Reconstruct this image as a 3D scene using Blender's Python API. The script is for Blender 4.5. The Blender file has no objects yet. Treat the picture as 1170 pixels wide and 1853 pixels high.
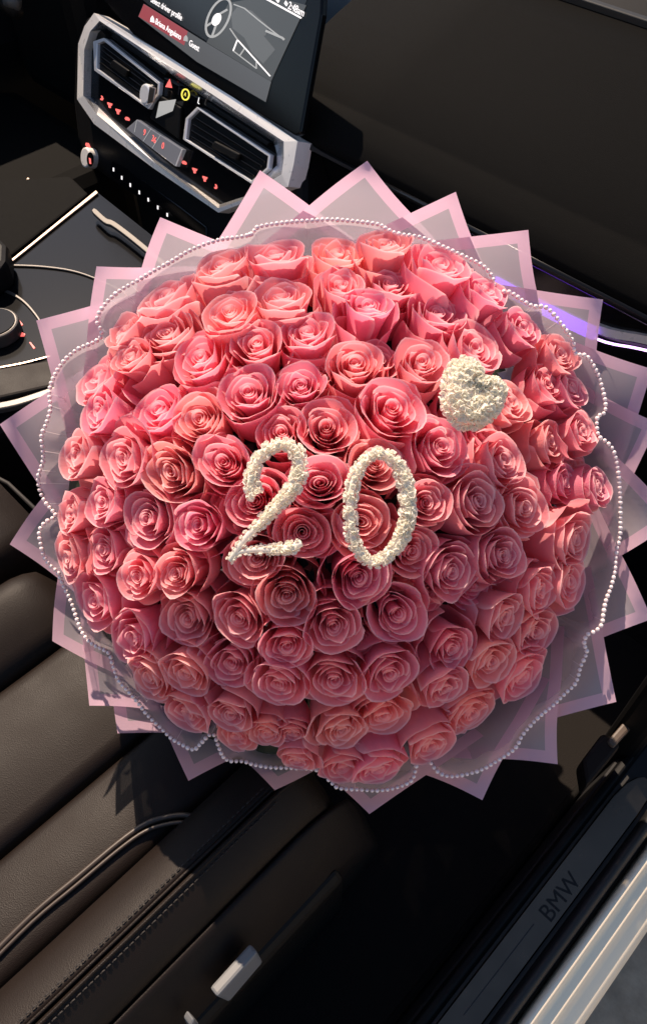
import bpy, bmesh, math, random
import numpy as np
from mathutils import Vector, Matrix

random.seed(7)
SC = bpy.context.scene
COL = SC.collection
rad = math.radians

# ------------------------------------------------------------------ camera
CAM = Vector((0.79, -0.39, 1.40))
PITCH, HEAD = 52.0, 45.0                      # looking down, turned left of the car's forward (+Y)
FPX, CX, CY = 1454.0, 585.0, 926.5            # focal length in photo pixels
_h = Vector((-math.sin(rad(HEAD)), math.cos(rad(HEAD)), 0))
RIGHT = Vector((math.cos(rad(HEAD)), math.sin(rad(HEAD)), 0))
FWD = (_h * math.cos(rad(PITCH)) + Vector((0, 0, -math.sin(rad(PITCH))))).normalized()
UP = RIGHT.cross(FWD).normalized()
cd = bpy.data.cameras.new('camera')
cd.sensor_fit = 'VERTICAL'; cd.sensor_height = 24.0
cd.lens = 24.0 * FPX / 1853.0
cd.clip_start = 0.02; cd.clip_end = 200
cam = bpy.data.objects.new('camera', cd); COL.objects.link(cam)
cam.matrix_world = Matrix(((RIGHT.x, UP.x, -FWD.x, CAM.x), (RIGHT.y, UP.y, -FWD.y, CAM.y),
                           (RIGHT.z, UP.z, -FWD.z, CAM.z), (0, 0, 0, 1)))
SC.camera = cam

# ------------------------------------------------------------------ light
LC = (0.24, -0.94, 0.25)                      # how the sunlight travels, seen from the open door
LDIR = (RIGHT * LC[0] + UP * LC[1] + FWD * LC[2]).normalized()
SUN_EL = math.asin(-LDIR.z)
SUN_ROT = math.atan2(-LDIR.x, -LDIR.y)
world = bpy.data.worlds.new("World"); SC.world = world
world.use_nodes = True
wn = world.node_tree.nodes; wl = world.node_tree.links
sky = wn.new('ShaderNodeTexSky'); sky.sky_type = 'NISHITA'; sky.sun_disc = False
sky.sun_elevation = SUN_EL; sky.sun_rotation = SUN_ROT
wl.new(sky.outputs[0], wn['Background'].inputs[0])
wn['Background'].inputs[1].default_value = 0.08
sd = bpy.data.lights.new('sun', 'SUN'); sd.energy = 5.0; sd.angle = rad(0.5); sd.color = (1.0, 0.80, 0.62)
sun = bpy.data.objects.new('sun', sd); COL.objects.link(sun)
sun.rotation_euler = LDIR.to_track_quat('-Z', 'Y').to_euler()
sun.location = (-2, 2, 4)
SC.view_settings.view_transform = 'Standard'; SC.view_settings.look = 'None'
SC.view_settings.exposure = 0.78; SC.view_settings.gamma = 1.0
SC.cycles.max_bounces = 12; SC.cycles.diffuse_bounces = 8; SC.cycles.transmission_bounces = 8; SC.cycles.transparent_max_bounces = 24
SC.cycles.use_denoising = True

# ------------------------------------------------------------------ helpers
def ray(px, py):
    return (RIGHT * ((px - CX) / FPX) + UP * ((CY - py) / FPX) + FWD)
def at_depth(px, py, t): return CAM + ray(px, py) * t
def at_z(px, py, z):
    d = ray(px, py); return CAM + d * ((z - CAM.z) / d.z)
def at_plane(px, py, P, n):
    d = ray(px, py); return CAM + d * ((P - CAM).dot(n) / d.dot(n))

def lin(r, g, b):
    f = lambda c: (c / 255 / 12.92) if c / 255 <= 0.04045 else ((c / 255 + 0.055) / 1.055) ** 2.4
    return (f(r), f(g), f(b), 1)

def mat(name, color, rough=0.5, metal=0.0, noise=0.0, nscale=60, bump=0.0, bscale=400, spec=0.5, emit=None, estr=0, coat=0):
    m = bpy.data.materials.new(name); m.use_nodes = True
    n, l = m.node_tree.nodes, m.node_tree.links
    b = n['Principled BSDF']
    c = tuple(color[:3]) + (1,)
    b.inputs['Base Color'].default_value = c
    b.inputs['Roughness'].default_value = rough; b.inputs['Metallic'].default_value = metal
    b.inputs['Specular IOR Level'].default_value = spec
    if coat: b.inputs['Coat Weight'].default_value = coat
    tc = n.new('ShaderNodeTexCoord')
    if noise:
        t = n.new('ShaderNodeTexNoise'); t.inputs['Scale'].default_value = nscale; t.inputs['Detail'].default_value = 5
        l.new(tc.outputs['Object'], t.inputs['Vector'])
        mx = n.new('ShaderNodeMixRGB'); mx.inputs[1].default_value = tuple(x * (1 - noise) for x in c[:3]) + (1,)
        mx.inputs[2].default_value = tuple(min(1, x * (1 + noise)) for x in c[:3]) + (1,)
        l.new(t.outputs['Fac'], mx.inputs[0]); l.new(mx.outputs[0], b.inputs['Base Color'])
        mr = n.new('ShaderNodeMapRange'); mr.inputs['To Min'].default_value = max(.03, rough - .1); mr.inputs['To Max'].default_value = min(1, rough + .1)
        l.new(t.outputs['Fac'], mr.inputs['Value']); l.new(mr.outputs[0], b.inputs['Roughness'])
    if bump:
        t2 = n.new('ShaderNodeTexVoronoi'); t2.inputs['Scale'].default_value = bscale
        l.new(tc.outputs['Object'], t2.inputs['Vector'])
        bp = n.new('ShaderNodeBump'); bp.inputs['Strength'].default_value = bump; bp.inputs['Distance'].default_value = 0.0008
        l.new(t2.outputs['Distance'], bp.inputs['Height']); l.new(bp.outputs[0], b.inputs['Normal'])
    if emit:
        b.inputs['Emission Color'].default_value = tuple(emit[:3]) + (1,); b.inputs['Emission Strength'].default_value = estr
    return m

def link(name, me, parent=None, m=None):
    o = bpy.data.objects.new(name, me); COL.objects.link(o)
    if m is not None and not me.materials: me.materials.append(m)
    if parent is not None: o.parent = parent
    return o
def mesh_obj(name, verts, faces, m, parent=None, smooth=False):
    """verts in world space; a parent Empty without rotation only shifts them"""
    off = Vector((0, 0, 0))
    p = parent
    while p is not None: off += p.location; p = p.parent
    me = bpy.data.meshes.new(name)
    me.from_pydata([tuple(Vector(v) - off) for v in verts], [], faces)
    me.update()
    if smooth:
        for f in me.polygons: f.use_smooth = True
    return link(name, me, parent, m)
def fix_normals(o):
    bm = bmesh.new(); bm.from_mesh(o.data)
    bmesh.ops.recalc_face_normals(bm, faces=bm.faces); bm.to_mesh(o.data); bm.free(); return o
def bevel(o, w=0.002, seg=2):
    md = o.modifiers.new('bevel', 'BEVEL'); md.width = w; md.segments = seg; md.limit_method = 'ANGLE'; md.angle_limit = rad(35)
    return o
def tag(o, label=None, cat=None, group=None, kind=None):
    if label: o['label'] = label
    if cat: o['category'] = cat
    if group: o['group'] = group
    if kind: o['kind'] = kind
    return o
def thing(name, loc, label, cat, group=None):
    o = bpy.data.objects.new(name, None); o.empty_display_size = 0.05; o.location = loc; COL.objects.link(o)
    return tag(o, label, cat, group)

class Plane:
    def __init__(s, P, n, u):
        s.P = Vector(P); s.n = Vector(n).normalized(); s.u = Vector(u).normalized(); s.v = s.n.cross(s.u).normalized()
    def at(s, px, py, h=0.0): return at_plane(px, py, s.P + s.n * h, s.n)

def slab(name, pts, pl, h0, h1, m, parent=None, bev=0.0, smooth=False):
    """a solid whose outline lies in the plane pl, from height h0 to h1 along its normal"""
    top = [pl.at(x, y, h1) for x, y in pts]
    bot = [p - pl.n * (h1 - h0) for p in top]
    n = len(pts)
    f = [list(range(n)), list(range(2 * n - 1, n - 1, -1))] + [[i, i + n, (i + 1) % n + n, (i + 1) % n] for i in range(n)]
    o = fix_normals(mesh_obj(name, top + bot, f, m, parent))
    if bev: bevel(o, bev)
    return o
def ring_slab(name, outer, inner, pl, h0, h1, m, parent=None, bev=0.0, hin=None):
    n = len(outer); hin = h1 if hin is None else hin
    A = [pl.at(x, y, h1) for x, y in outer]; B = [pl.at(x, y, hin) for x, y in inner]
    A0 = [p - pl.n * (h1 - h0) for p in A]; B0 = [p - pl.n * (hin - h0) for p in B]
    V = A + B + A0 + B0; f = []
    for i in range(n):
        j = (i + 1) % n
        f += [[i, j, n + j, n + i], [2 * n + i, 3 * n + i, 3 * n + j, 2 * n + j], [i, 2 * n + i, 2 * n + j, j], [n + i, n + j, 3 * n + j, 3 * n + i]]
    o = fix_normals(mesh_obj(name, V, f, m, parent))
    if bev: bevel(o, bev)
    return o
def smooth_path(pts, k=4, closed=False):
    """Catmull-Rom through 2-D or 3-D points"""
    P = [Vector(p) for p in pts]; n = len(P); out = []
    for i in range(n if closed else n - 1):
        p0 = P[(i - 1) % n] if closed or i > 0 else P[0]
        p1, p2 = P[i], P[(i + 1) % n]
        p3 = P[(i + 2) % n] if closed or i + 2 < n else P[n - 1]
        for s in range(k):
            t = s / k
            out.append(0.5 * (2 * p1 + (p2 - p0) * t + (2 * p0 - 5 * p1 + 4 * p2 - p3) * t * t + (3 * p1 - p0 - 3 * p2 + p3) * t ** 3))
    if not closed: out.append(P[-1])
    return out
def ribbon_px(pts, w):
    """outline (in pixels) of a line of width w, or widths per point"""
    P = [Vector((p[0], p[1])) for p in pts]; L, R = [], []
    for i, p in enumerate(P):
        d = (P[min(i + 1, len(P) - 1)] - P[max(i - 1, 0)]).normalized(); nn = Vector((-d.y, d.x))
        ww = (w[i] if isinstance(w, (list, tuple)) else w) / 2
        L.append(p + nn * ww); R.append(p - nn * ww)
    return [tuple(p) for p in L + R[::-1]]
def strip(name, pts, w, pl, h0, h1, m, parent=None, bev=0.0):
    P = [Vector((p[0], p[1])) for p in pts]; n = len(P); L, R = [], []
    for i, p in enumerate(P):
        d = (P[min(i + 1, n - 1)] - P[max(i - 1, 0)]).normalized(); nn = Vector((-d.y, d.x))
        ww = (w[i] if isinstance(w, (list, tuple)) else w) / 2
        L.append(p + nn * ww); R.append(p - nn * ww)
    a = [pl.at(p.x, p.y, h1) for p in L]; b = [pl.at(p.x, p.y, h1) for p in R]
    V = a + b + [p - pl.n * (h1 - h0) for p in a] + [p - pl.n * (h1 - h0) for p in b]
    f = []
    for i in range(n - 1):
        f += [[i, i + 1, n + i + 1, n + i], [2 * n + i, 3 * n + i, 3 * n + i + 1, 2 * n + i + 1],
              [i, 2 * n + i, 2 * n + i + 1, i + 1], [n + i, n + i + 1, 3 * n + i + 1, 3 * n + i]]
    f += [[0, n, 3 * n, 2 * n], [n - 1, 3 * n - 1, 4 * n - 1, 2 * n - 1]]
    o = fix_normals(mesh_obj(name, V, f, m, parent))
    if bev: bevel(o, bev)
    return o
def tube_geo(path, r, seg=8, caps=True):
    P = [Vector(p) for p in path]; n = len(P); V, F = [], []
    rr = r if isinstance(r, (list, tuple)) else [r] * n
    ref = None
    for i, p in enumerate(P):
        d = (P[min(i + 1, n - 1)] - P[max(i - 1, 0)]).normalized()
        if ref is None:
            ref = d.orthogonal().normalized()
        ref = (ref - d * ref.dot(d)).normalized(); b = d.cross(ref)
        for k in range(seg):
            a = 2 * math.pi * k / seg
            V.append(p + (ref * math.cos(a) + b * math.sin(a)) * rr[i])
    for i in range(n - 1):
        for k in range(seg):
            F.append([i * seg + k, i * seg + (k + 1) % seg, (i + 1) * seg + (k + 1) % seg, (i + 1) * seg + k])
    if caps: F += [list(range(seg - 1, -1, -1)), list(range((n - 1) * seg, n * seg))]
    return V, F
def tube(name, path, r, m, parent=None, seg=8):
    V, F = tube_geo(path, r, seg); return mesh_obj(name, V, F, m, parent, True)
def box(name, lo, hi, m, parent=None, bev=0.0):
    x0, y0, z0 = lo; x1, y1, z1 = hi
    V = [(x0, y0, z0), (x1, y0, z0), (x1, y1, z0), (x0, y1, z0), (x0, y0, z1), (x1, y0, z1), (x1, y1, z1), (x0, y1, z1)]
    F = [[3, 2, 1, 0], [4, 5, 6, 7], [0, 1, 5, 4], [1, 2, 6, 5], [2, 3, 7, 6], [3, 0, 4, 7]]
    o = mesh_obj(name, V, F, m, parent)
    if bev: bevel(o, bev, 3)
    return o
def loft_x(name, prof, x0, x1, m, parent=None, nx=2, warp=None, smooth=True):
    """a closed (y,z) outline swept from x0 to x1"""
    V, F = [], []; n = len(prof)
    for i in range(nx + 1):
        x = x0 + (x1 - x0) * i / nx
        for y, z in prof:
            V.append(warp(x, y, z) if warp else (x, y, z))
    for i in range(nx):
        for k in range(n):
            F.append([i * n + k, i * n + (k + 1) % n, (i + 1) * n + (k + 1) % n, (i + 1) * n + k])
    F += [list(range(n)), list(range((nx + 1) * n - 1, nx * n - 1, -1))]
    return fix_normals(mesh_obj(name, V, F, m, parent, smooth))
def loft_y(name, prof, y0, y1, m, parent=None, ny=2, smooth=False, bev=0.0):
    V, F = [], []; n = len(prof)
    for i in range(ny + 1):
        y = y0 + (y1 - y0) * i / ny
        V += [(x, y, z) for x, z in prof]
    for i in range(ny):
        for k in range(n):
            F.append([i * n + k, i * n + (k + 1) % n, (i + 1) * n + (k + 1) % n, (i + 1) * n + k])
    F += [list(range(n)), list(range((ny + 1) * n - 1, ny * n - 1, -1))]
    o = fix_normals(mesh_obj(name, V, F, m, parent, smooth))
    if bev: bevel(o, bev)
    return o
def text(name, s, origin, xdir, ydir, size, m, parent=None, depth=0.0003, align='CENTER'):
    cu = bpy.data.curves.new(name, 'FONT'); cu.body = s; cu.size = size; cu.extrude = depth; cu.align_x = align; cu.align_y = 'CENTER'
    o = bpy.data.objects.new(name, cu); COL.objects.link(o)
    dg = bpy.context.evaluated_depsgraph_get(); me = bpy.data.meshes.new_from_object(o.evaluated_get(dg))
    bpy.data.objects.remove(o); bpy.data.curves.remove(cu)
    x = Vector(xdir).normalized(); y = Vector(ydir).normalized(); z = x.cross(y).normalized(); y = z.cross(x)
    off = Vector(origin); p = parent
    while p is not None: off = off - p.location; p = p.parent
    me.transform(Matrix(((x.x, y.x, z.x, off.x), (x.y, y.y, z.y, off.y), (x.z, y.z, z.z, off.z), (0, 0, 0, 1))))
    me.materials.clear(); me.materials.append(m)
    return link(name, me, parent)
def disc(name, c, n, r, h, m, parent=None, seg=28, bev=0.0):
    c = Vector(c); n = Vector(n).normalized(); V, F = tube_geo([c, c + n * h], r, seg)
    o = mesh_obj(name, V, F, m, parent)
    if bev: bevel(o, bev)
    return o

# ------------------------------------------------------------------ materials
M = {}
M['leather'] = mat('brown_leather', (0.0098, 0.0060, 0.0042), 0.55, noise=.18, nscale=25, bump=.25, bscale=900, spec=.2)
M['leather_dark'] = mat('dark_leather', (0.010, 0.007, 0.0062), 0.55, noise=.15, nscale=30, bump=.2, bscale=900, spec=.15)
M['thread'] = mat('seam_thread', (0.012, 0.009, 0.008), 0.7)
M['piping'] = mat('seam_piping', (0.040, 0.028, 0.020), 0.42)
M['black_plastic'] = mat('black_plastic', (0.004, 0.004, 0.0043), 0.5, noise=.15, nscale=200, spec=.14)
M['soft_black'] = mat('soft_black_pad', (0.0032, 0.0032, 0.0031), 0.8, noise=.12, nscale=500, bump=.3, bscale=1300, spec=.07)
M['gloss_black'] = mat('gloss_black', (0.004, 0.004, 0.0045), 0.14, spec=.22)
M['silver'] = mat('brushed_silver', (0.90, 0.86, 0.80), 0.30, .15, noise=.04, nscale=90)
M['chrome'] = mat('chrome', (0.85, 0.86, 0.88), 0.2, .35)
M['polished'] = mat('polished_metal', (0.80, 0.82, 0.85), 0.22, .9)
M['trim'] = mat('satin_trim', (0.075, 0.07, 0.066), 0.4, .6)
M['bronze'] = mat('warm_metal', (0.42, 0.33, 0.27), 0.3, 1.0)
M['carpet'] = mat('floor_carpet', (0.008, 0.0075, 0.007), 0.95, noise=.4, nscale=600, bump=.6, bscale=700, spec=.1)
M['mat'] = mat('floor_mat', (0.012, 0.0105, 0.0095), 0.9, noise=.3, nscale=500, bump=.5, bscale=600, spec=.1)
M['paint'] = mat('white_car_paint', (0.92, 0.80, 0.61), 0.45, noise=.05, nscale=8)
M['rubber'] = mat('rubber_seal', (0.007, 0.007, 0.0075), 0.55)
M['white_plastic'] = mat('pale_grey_plastic', (0.14, 0.145, 0.15), 0.5)
M['led'] = mat('led_light', (0.5, 0.4, 0.6), 0.4, emit=(0.75, 0.42, 1.0), estr=2.2)
M['led_violet'] = mat('violet_light', (0.2, 0.1, 0.5), 0.4, emit=(0.26, 0.07, 1.0), estr=3.0)
M['red_lit'] = mat('red_lit_symbol', (0.2, 0.02, 0.02), 0.5, emit=(1.0, 0.16, 0.14), estr=0.75)
M['yellow_lit'] = mat('yellow_lit_symbol', (0.3, 0.25, 0.02), 0.5, emit=(1.0, 0.85, 0.12), estr=0.65)
M['white_lit'] = mat('white_lit_symbol', (0.3, 0.3, 0.3), 0.5, emit=(1, .93, .92), estr=0.75)
M['screen_dark'] = mat('screen_dark', (0.004, 0.004, 0.005), 0.22, emit=(0.05, 0.05, 0.055), estr=.18)
M['screen_grey'] = mat('screen_grey', (0.01, 0.01, 0.01), 0.22, emit=(0.10, 0.10, 0.10), estr=.45)
M['screen_row'] = mat('screen_row', (0.01, 0.01, 0.01), 0.22, emit=(0.10, 0.10, 0.105), estr=.6)
M['screen_red'] = mat('screen_red', (0.02, 0.01, 0.01), 0.22, emit=(0.26, 0.05, 0.06), estr=.8)
M['screen_light'] = mat('screen_light', (0.05, 0.05, 0.05), 0.22, emit=(0.42, 0.41, 0.40), estr=.6)
M['glass'] = mat('climate_glass', (0.10, 0.10, 0.115), 0.12, spec=.6, emit=(.2, .2, .22), estr=.25)
M['leaf'] = mat('gap_dark_leaf', (0.012, 0.026, 0.010), 0.5, noise=.3, nscale=40)
M['stem'] = mat('rose_stem', (0.03, 0.07, 0.02), 0.55)

# sill plate: brushed metal with a dark base colour
M['sill'] = mat('brushed_sill_metal', (0.078, 0.069, 0.057), 0.24, 1.0, noise=.2, nscale=40)

def concrete():
    m = mat('pavement', (0.26, 0.245, 0.21), 0.9)
    n, l = m.node_tree.nodes, m.node_tree.links; b = n['Principled BSDF']
    tc = n.new('ShaderNodeTexCoord')
    t = n.new('ShaderNodeTexNoise'); t.inputs['Scale'].default_value = 14; t.inputs['Detail'].default_value = 9; t.inputs['Roughness'].default_value = .7
    v = n.new('ShaderNodeTexVoronoi'); v.inputs['Scale'].default_value = 9
    l.new(tc.outputs['Object'], t.inputs['Vector']); l.new(tc.outputs['Object'], v.inputs['Vector'])
    r = n.new('ShaderNodeValToRGB'); r.color_ramp.elements[0].color = (.28, .225, .165, 1); r.color_ramp.elements[1].color = (.50, .405, .30, 1)
    r.color_ramp.elements[0].position = .3; r.color_ramp.elements[1].position = .62
    l.new(t.outputs['Fac'], r.inputs[0])
    s = n.new('ShaderNodeValToRGB'); s.color_ramp.elements[0].color = (.35, .35, .35, 1); s.color_ramp.elements[1].color = (1, 1, 1, 1)
    s.color_ramp.elements[0].position = .03; s.color_ramp.elements[1].position = .09
    l.new(v.outputs['Distance'], s.inputs[0])
    mx = n.new('ShaderNodeMixRGB'); mx.blend_type = 'MULTIPLY'; mx.inputs[0].default_value = .7
    l.new(r.outputs[0], mx.inputs[1]); l.new(s.outputs[0], mx.inputs[2]); l.new(mx.outputs[0], b.inputs['Base Color'])
    bp = n.new('ShaderNodeBump'); bp.inputs['Strength'].default_value = .4; bp.inputs['Distance'].default_value = .004
    l.new(t.outputs['Fac'], bp.inputs['Height']); l.new(bp.outputs[0], b.inputs['Normal'])
    return m
M['pavement'] = concrete()

def petal_mat():
    m = bpy.data.materials.new('rose_petal'); m.use_nodes = True
    n, l = m.node_tree.nodes, m.node_tree.links
    b = n['Principled BSDF']; out = n['Material Output']
    at = n.new('ShaderNodeAttribute'); at.attribute_name = 'rim'
    oi = n.new('ShaderNodeObjectInfo')
    tc = n.new('ShaderNodeTexCoord')
    ns = n.new('ShaderNodeTexNoise'); ns.inputs['Scale'].default_value = 1.7; ns.inputs['Detail'].default_value = 6; ns.inputs['Roughness'].default_value = .6
    l.new(tc.outputs['Object'], ns.inputs['Vector'])
    c1 = n.new('ShaderNodeMixRGB'); c1.inputs[1].default_value = (0.91, 0.27, 0.36, 1); c1.inputs[2].default_value = (0.97, 0.40, 0.43, 1)
    l.new(ns.outputs['Fac'], c1.inputs[0])
    c2 = n.new('ShaderNodeMixRGB'); c2.blend_type = 'MULTIPLY'; c2.inputs[0].default_value = 1.0
    l.new(c1.outputs[0], c2.inputs[1]); l.new(oi.outputs['Color'], c2.inputs[2])
    c3 = n.new('ShaderNodeMixRGB'); c3.inputs[2].default_value = (0.97, 0.66, 0.68, 1)
    l.new(at.outputs['Fac'], c3.inputs[0]); l.new(c2.outputs[0], c3.inputs[1])
    l.new(c3.outputs[0], b.inputs['Base Color'])
    b.inputs['Roughness'].default_value = 0.55; b.inputs['Specular IOR Level'].default_value = 0.22
    b.inputs['Sheen Weight'].default_value = 0.15; b.inputs['Sheen Roughness'].default_value = .4
    # fine veins running up the petal
    wv = n.new('ShaderNodeTexNoise'); wv.inputs['Scale'].default_value = 1.0; wv.inputs['Detail'].default_value = 3
    mp = n.new('ShaderNodeMapping'); mp.inputs['Scale'].default_value = (11, 11, 1.1)
    l.new(tc.outputs['Object'], mp.inputs[0]); l.new(mp.outputs[0], wv.inputs['Vector'])
    bp = n.new('ShaderNodeBump'); bp.inputs['Strength'].default_value = .35; bp.inputs['Distance'].default_value = .0012
    l.new(wv.outputs['Fac'], bp.inputs['Height']); l.new(bp.outputs[0], b.inputs['Normal'])
    tr = n.new('ShaderNodeBsdfTranslucent'); l.new(c3.outputs[0], tr.inputs[0])
    mx = n.new('ShaderNodeMixShader'); mx.inputs[0].default_value = .48
    l.new(b.outputs[0], mx.inputs[1]); l.new(tr.outputs[0], mx.inputs[2]); l.new(mx.outputs[0], out.inputs[0])
    return m
M['petal'] = petal_mat()

def sheet_mat(name, color, transp, transl=.4, rough=.45, bump=0):
    m = bpy.data.materials.new(name); m.use_nodes = True
    n, l = m.node_tree.nodes, m.node_tree.links
    b = n['Principled BSDF']; out = n['Material Output']
    b.inputs['Base Color'].default_value = tuple(color[:3]) + (1,); b.inputs['Roughness'].default_value = rough
    b.inputs['Specular IOR Level'].default_value = .3
    if bump:
        tc = n.new('ShaderNodeTexCoord'); t = n.new('ShaderNodeTexNoise'); t.inputs['Scale'].default_value = 30; t.inputs['Detail'].default_value = 3
        l.new(tc.outputs['Object'], t.inputs['Vector'])
        bp = n.new('ShaderNodeBump'); bp.inputs['Strength'].default_value = bump; bp.inputs['Distance'].default_value = .002
        l.new(t.outputs['Fac'], bp.inputs['Height']); l.new(bp.outputs[0], b.inputs['Normal'])
    tl = n.new('ShaderNodeBsdfTranslucent'); tl.inputs[0].default_value = tuple(color[:3]) + (1,)
    m1 = n.new('ShaderNodeMixShader'); m1.inputs[0].default_value = transl
    l.new(b.outputs[0], m1.inputs[1]); l.new(tl.outputs[0], m1.inputs[2])
    tp = n.new('ShaderNodeBsdfTransparent')
    m2 = n.new('ShaderNodeMixShader'); m2.inputs[0].default_value = transp
    l.new(m1.outputs[0], m2.inputs[1]); l.new(tp.outputs[0], m2.inputs[2]); l.new(m2.outputs[0], out.inputs[0])
    return m
M['paper_border'] = sheet_mat('paper_border', (0.80, 0.55, 0.69), .06, .45, bump=.5)
M['paper'] = sheet_mat('paper_frosted', (0.52, 0.47, 0.53), .19, .45, bump=.5)
M['tulle'] = sheet_mat('tulle', (0.76, 0.64, 0.69), .67, .45)
M['pearl'] = mat('pearl', (0.86, 0.74, 0.74), 0.22, spec=.6, coat=.4)
M['floret'] = None
M['floret'] = sheet_mat('white_blossom', (0.95, 0.92, 0.83), 0.0, .40, .6)
M['thread_white'] = sheet_mat('tulle_thread', (0.9, 0.82, 0.85), .55, .6)
M['wrap'] = sheet_mat('paper_wrap', (0.5, 0.42, 0.46), .05, .3)

# ------------------------------------------------------------------ the setting
def setting():
    g = mesh_obj('ground', [(-60, -60, 0), (60, -60, 0), (60, 60, 0), (-60, 60, 0)], [[0, 1, 2, 3]], M['pavement']); tag(g, kind='structure')
    f = box('car_floor', (-1.28, -1.2, 0.20), (0.79, 0.95, 0.26), M['carpet']); tag(f, kind='structure')
setting()


# ---- dashboard
def dashboard():
    t = thing('dashboard', (0.3, 0.5, 0.62), 'matte black passenger dashboard with gloss trim behind the bouquet', 'dashboard')
    x0, x1 = -0.15, 1.0
    ly, lz = 0.418, 0.80
    prof = [(ly, lz), (ly + .003, lz + .010), (ly + .02, lz + .030), (ly + .055, lz + .058), (ly + .105, lz + .084),
            (ly + .16, lz + .104), (ly + .22, lz + .122), (ly + .28, lz + .137), (ly + .335, lz + .148),
            (ly + .335, lz - .02), (ly + .06, lz - .02), (ly + .012, lz - .012)]
    loft_x('dash_pad', prof, x0, x1, M['soft_black'], t, 6)
    V = [(-.15, .424, .789), (1, .424, .789), (1, .434, .775), (-.15, .434, .775)]
    loft_x('lip_bead', [(.4165, .787), (.4125, .793), (.4165, .799), (.424, .798), (.426, .787)], x0, x1, M['gloss_black'], t, 2)
    loft_x('trim_panel', [(.46, .60), (.446, .69), (.442, .73), (.440, .779), (.50, .779), (.50, .60)], x0, x1, M['gloss_black'], t, 2, smooth=False)
    loft_x('glovebox_lid', [(.47, .30), (.478, .597), (.54, .597), (.54, .30)], x0, x1, M['black_plastic'], t, 2, smooth=False)
    tp = Plane((.5, .441, .73), (0, -1, 0), (1, 0, 0))
    P = [(.20, .722), (.34, .725), (.458, .7325), (.52, .754), (.62, .80), (.72, .84)]
    path = [Vector((x, .436, z)) for x, z in [(.12, .728), (.34, .729), (.458, .733), (.52, .752), (.60, .775), (.9, .85)]]
    path = smooth_path(path, 5)
    V, F = [], []
    for p in path: V += [p + Vector((0, 0, .006)), p - Vector((0, 0, .006)), p + Vector((0, .012, .006)), p + Vector((0, .012, -.006))]
    n = len(path)
    for i in range(n - 1):
        a, b = 4 * i, 4 * i + 4
        F += [[a, a + 1, b + 1, b], [a, b, b + 2, a + 2], [a + 1, a + 3, b + 3, b + 1]]
    fix_normals(mesh_obj('metal_strip', V, F, M['silver'], t))
    led = [p + Vector((0, .002, -.016)) for p in path]
    tube('light_strip', led, .0016, M['led'], t, 8)
    band = [p + Vector((0, .003, -.003)) for p in path if .26 < p.x < .462]
    tube('glow_band', [p - Vector((0, 0, .004)) for p in band], .011, M['led_violet'], t, 10)
dashboard()

def windscreen():
    t = thing('windscreen', (0.4, 0.76, 0.95), 'slanted windscreen glass above the far dashboard edge', 'windscreen')
    box('lower_seal', (-1, .752, .925), (1.1, .765, .957), M['rubber'], t, .002)
    loft_x('cowl_strip', [(.765, .93), (.765, .953), (.80, .962), (.80, .93)], -1, 1.1, M['black_plastic'], t, 1, smooth=False)
    gm = sheet_mat('windscreen_glass', (.5, .55, .6), .82, .0, .05)
    mesh_obj('pane', [(-1, .80, .962), (1.1, .80, .962), (1.1, .55, 1.13), (-1, .55, 1.13), (-1, .803, .966), (1.1, .803, .966), (1.1, .553, 1.134), (-1, .553, 1.134)],
             [[0, 1, 2, 3], [7, 6, 5, 4], [0, 4, 5, 1], [2, 6, 7, 3]], gm, t)
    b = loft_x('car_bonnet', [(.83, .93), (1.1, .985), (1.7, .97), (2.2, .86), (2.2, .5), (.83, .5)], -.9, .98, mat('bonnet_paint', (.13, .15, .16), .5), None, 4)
    tag(b, 'white car bonnet seen through the windscreen corner', 'bonnet')
windscreen()

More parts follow.
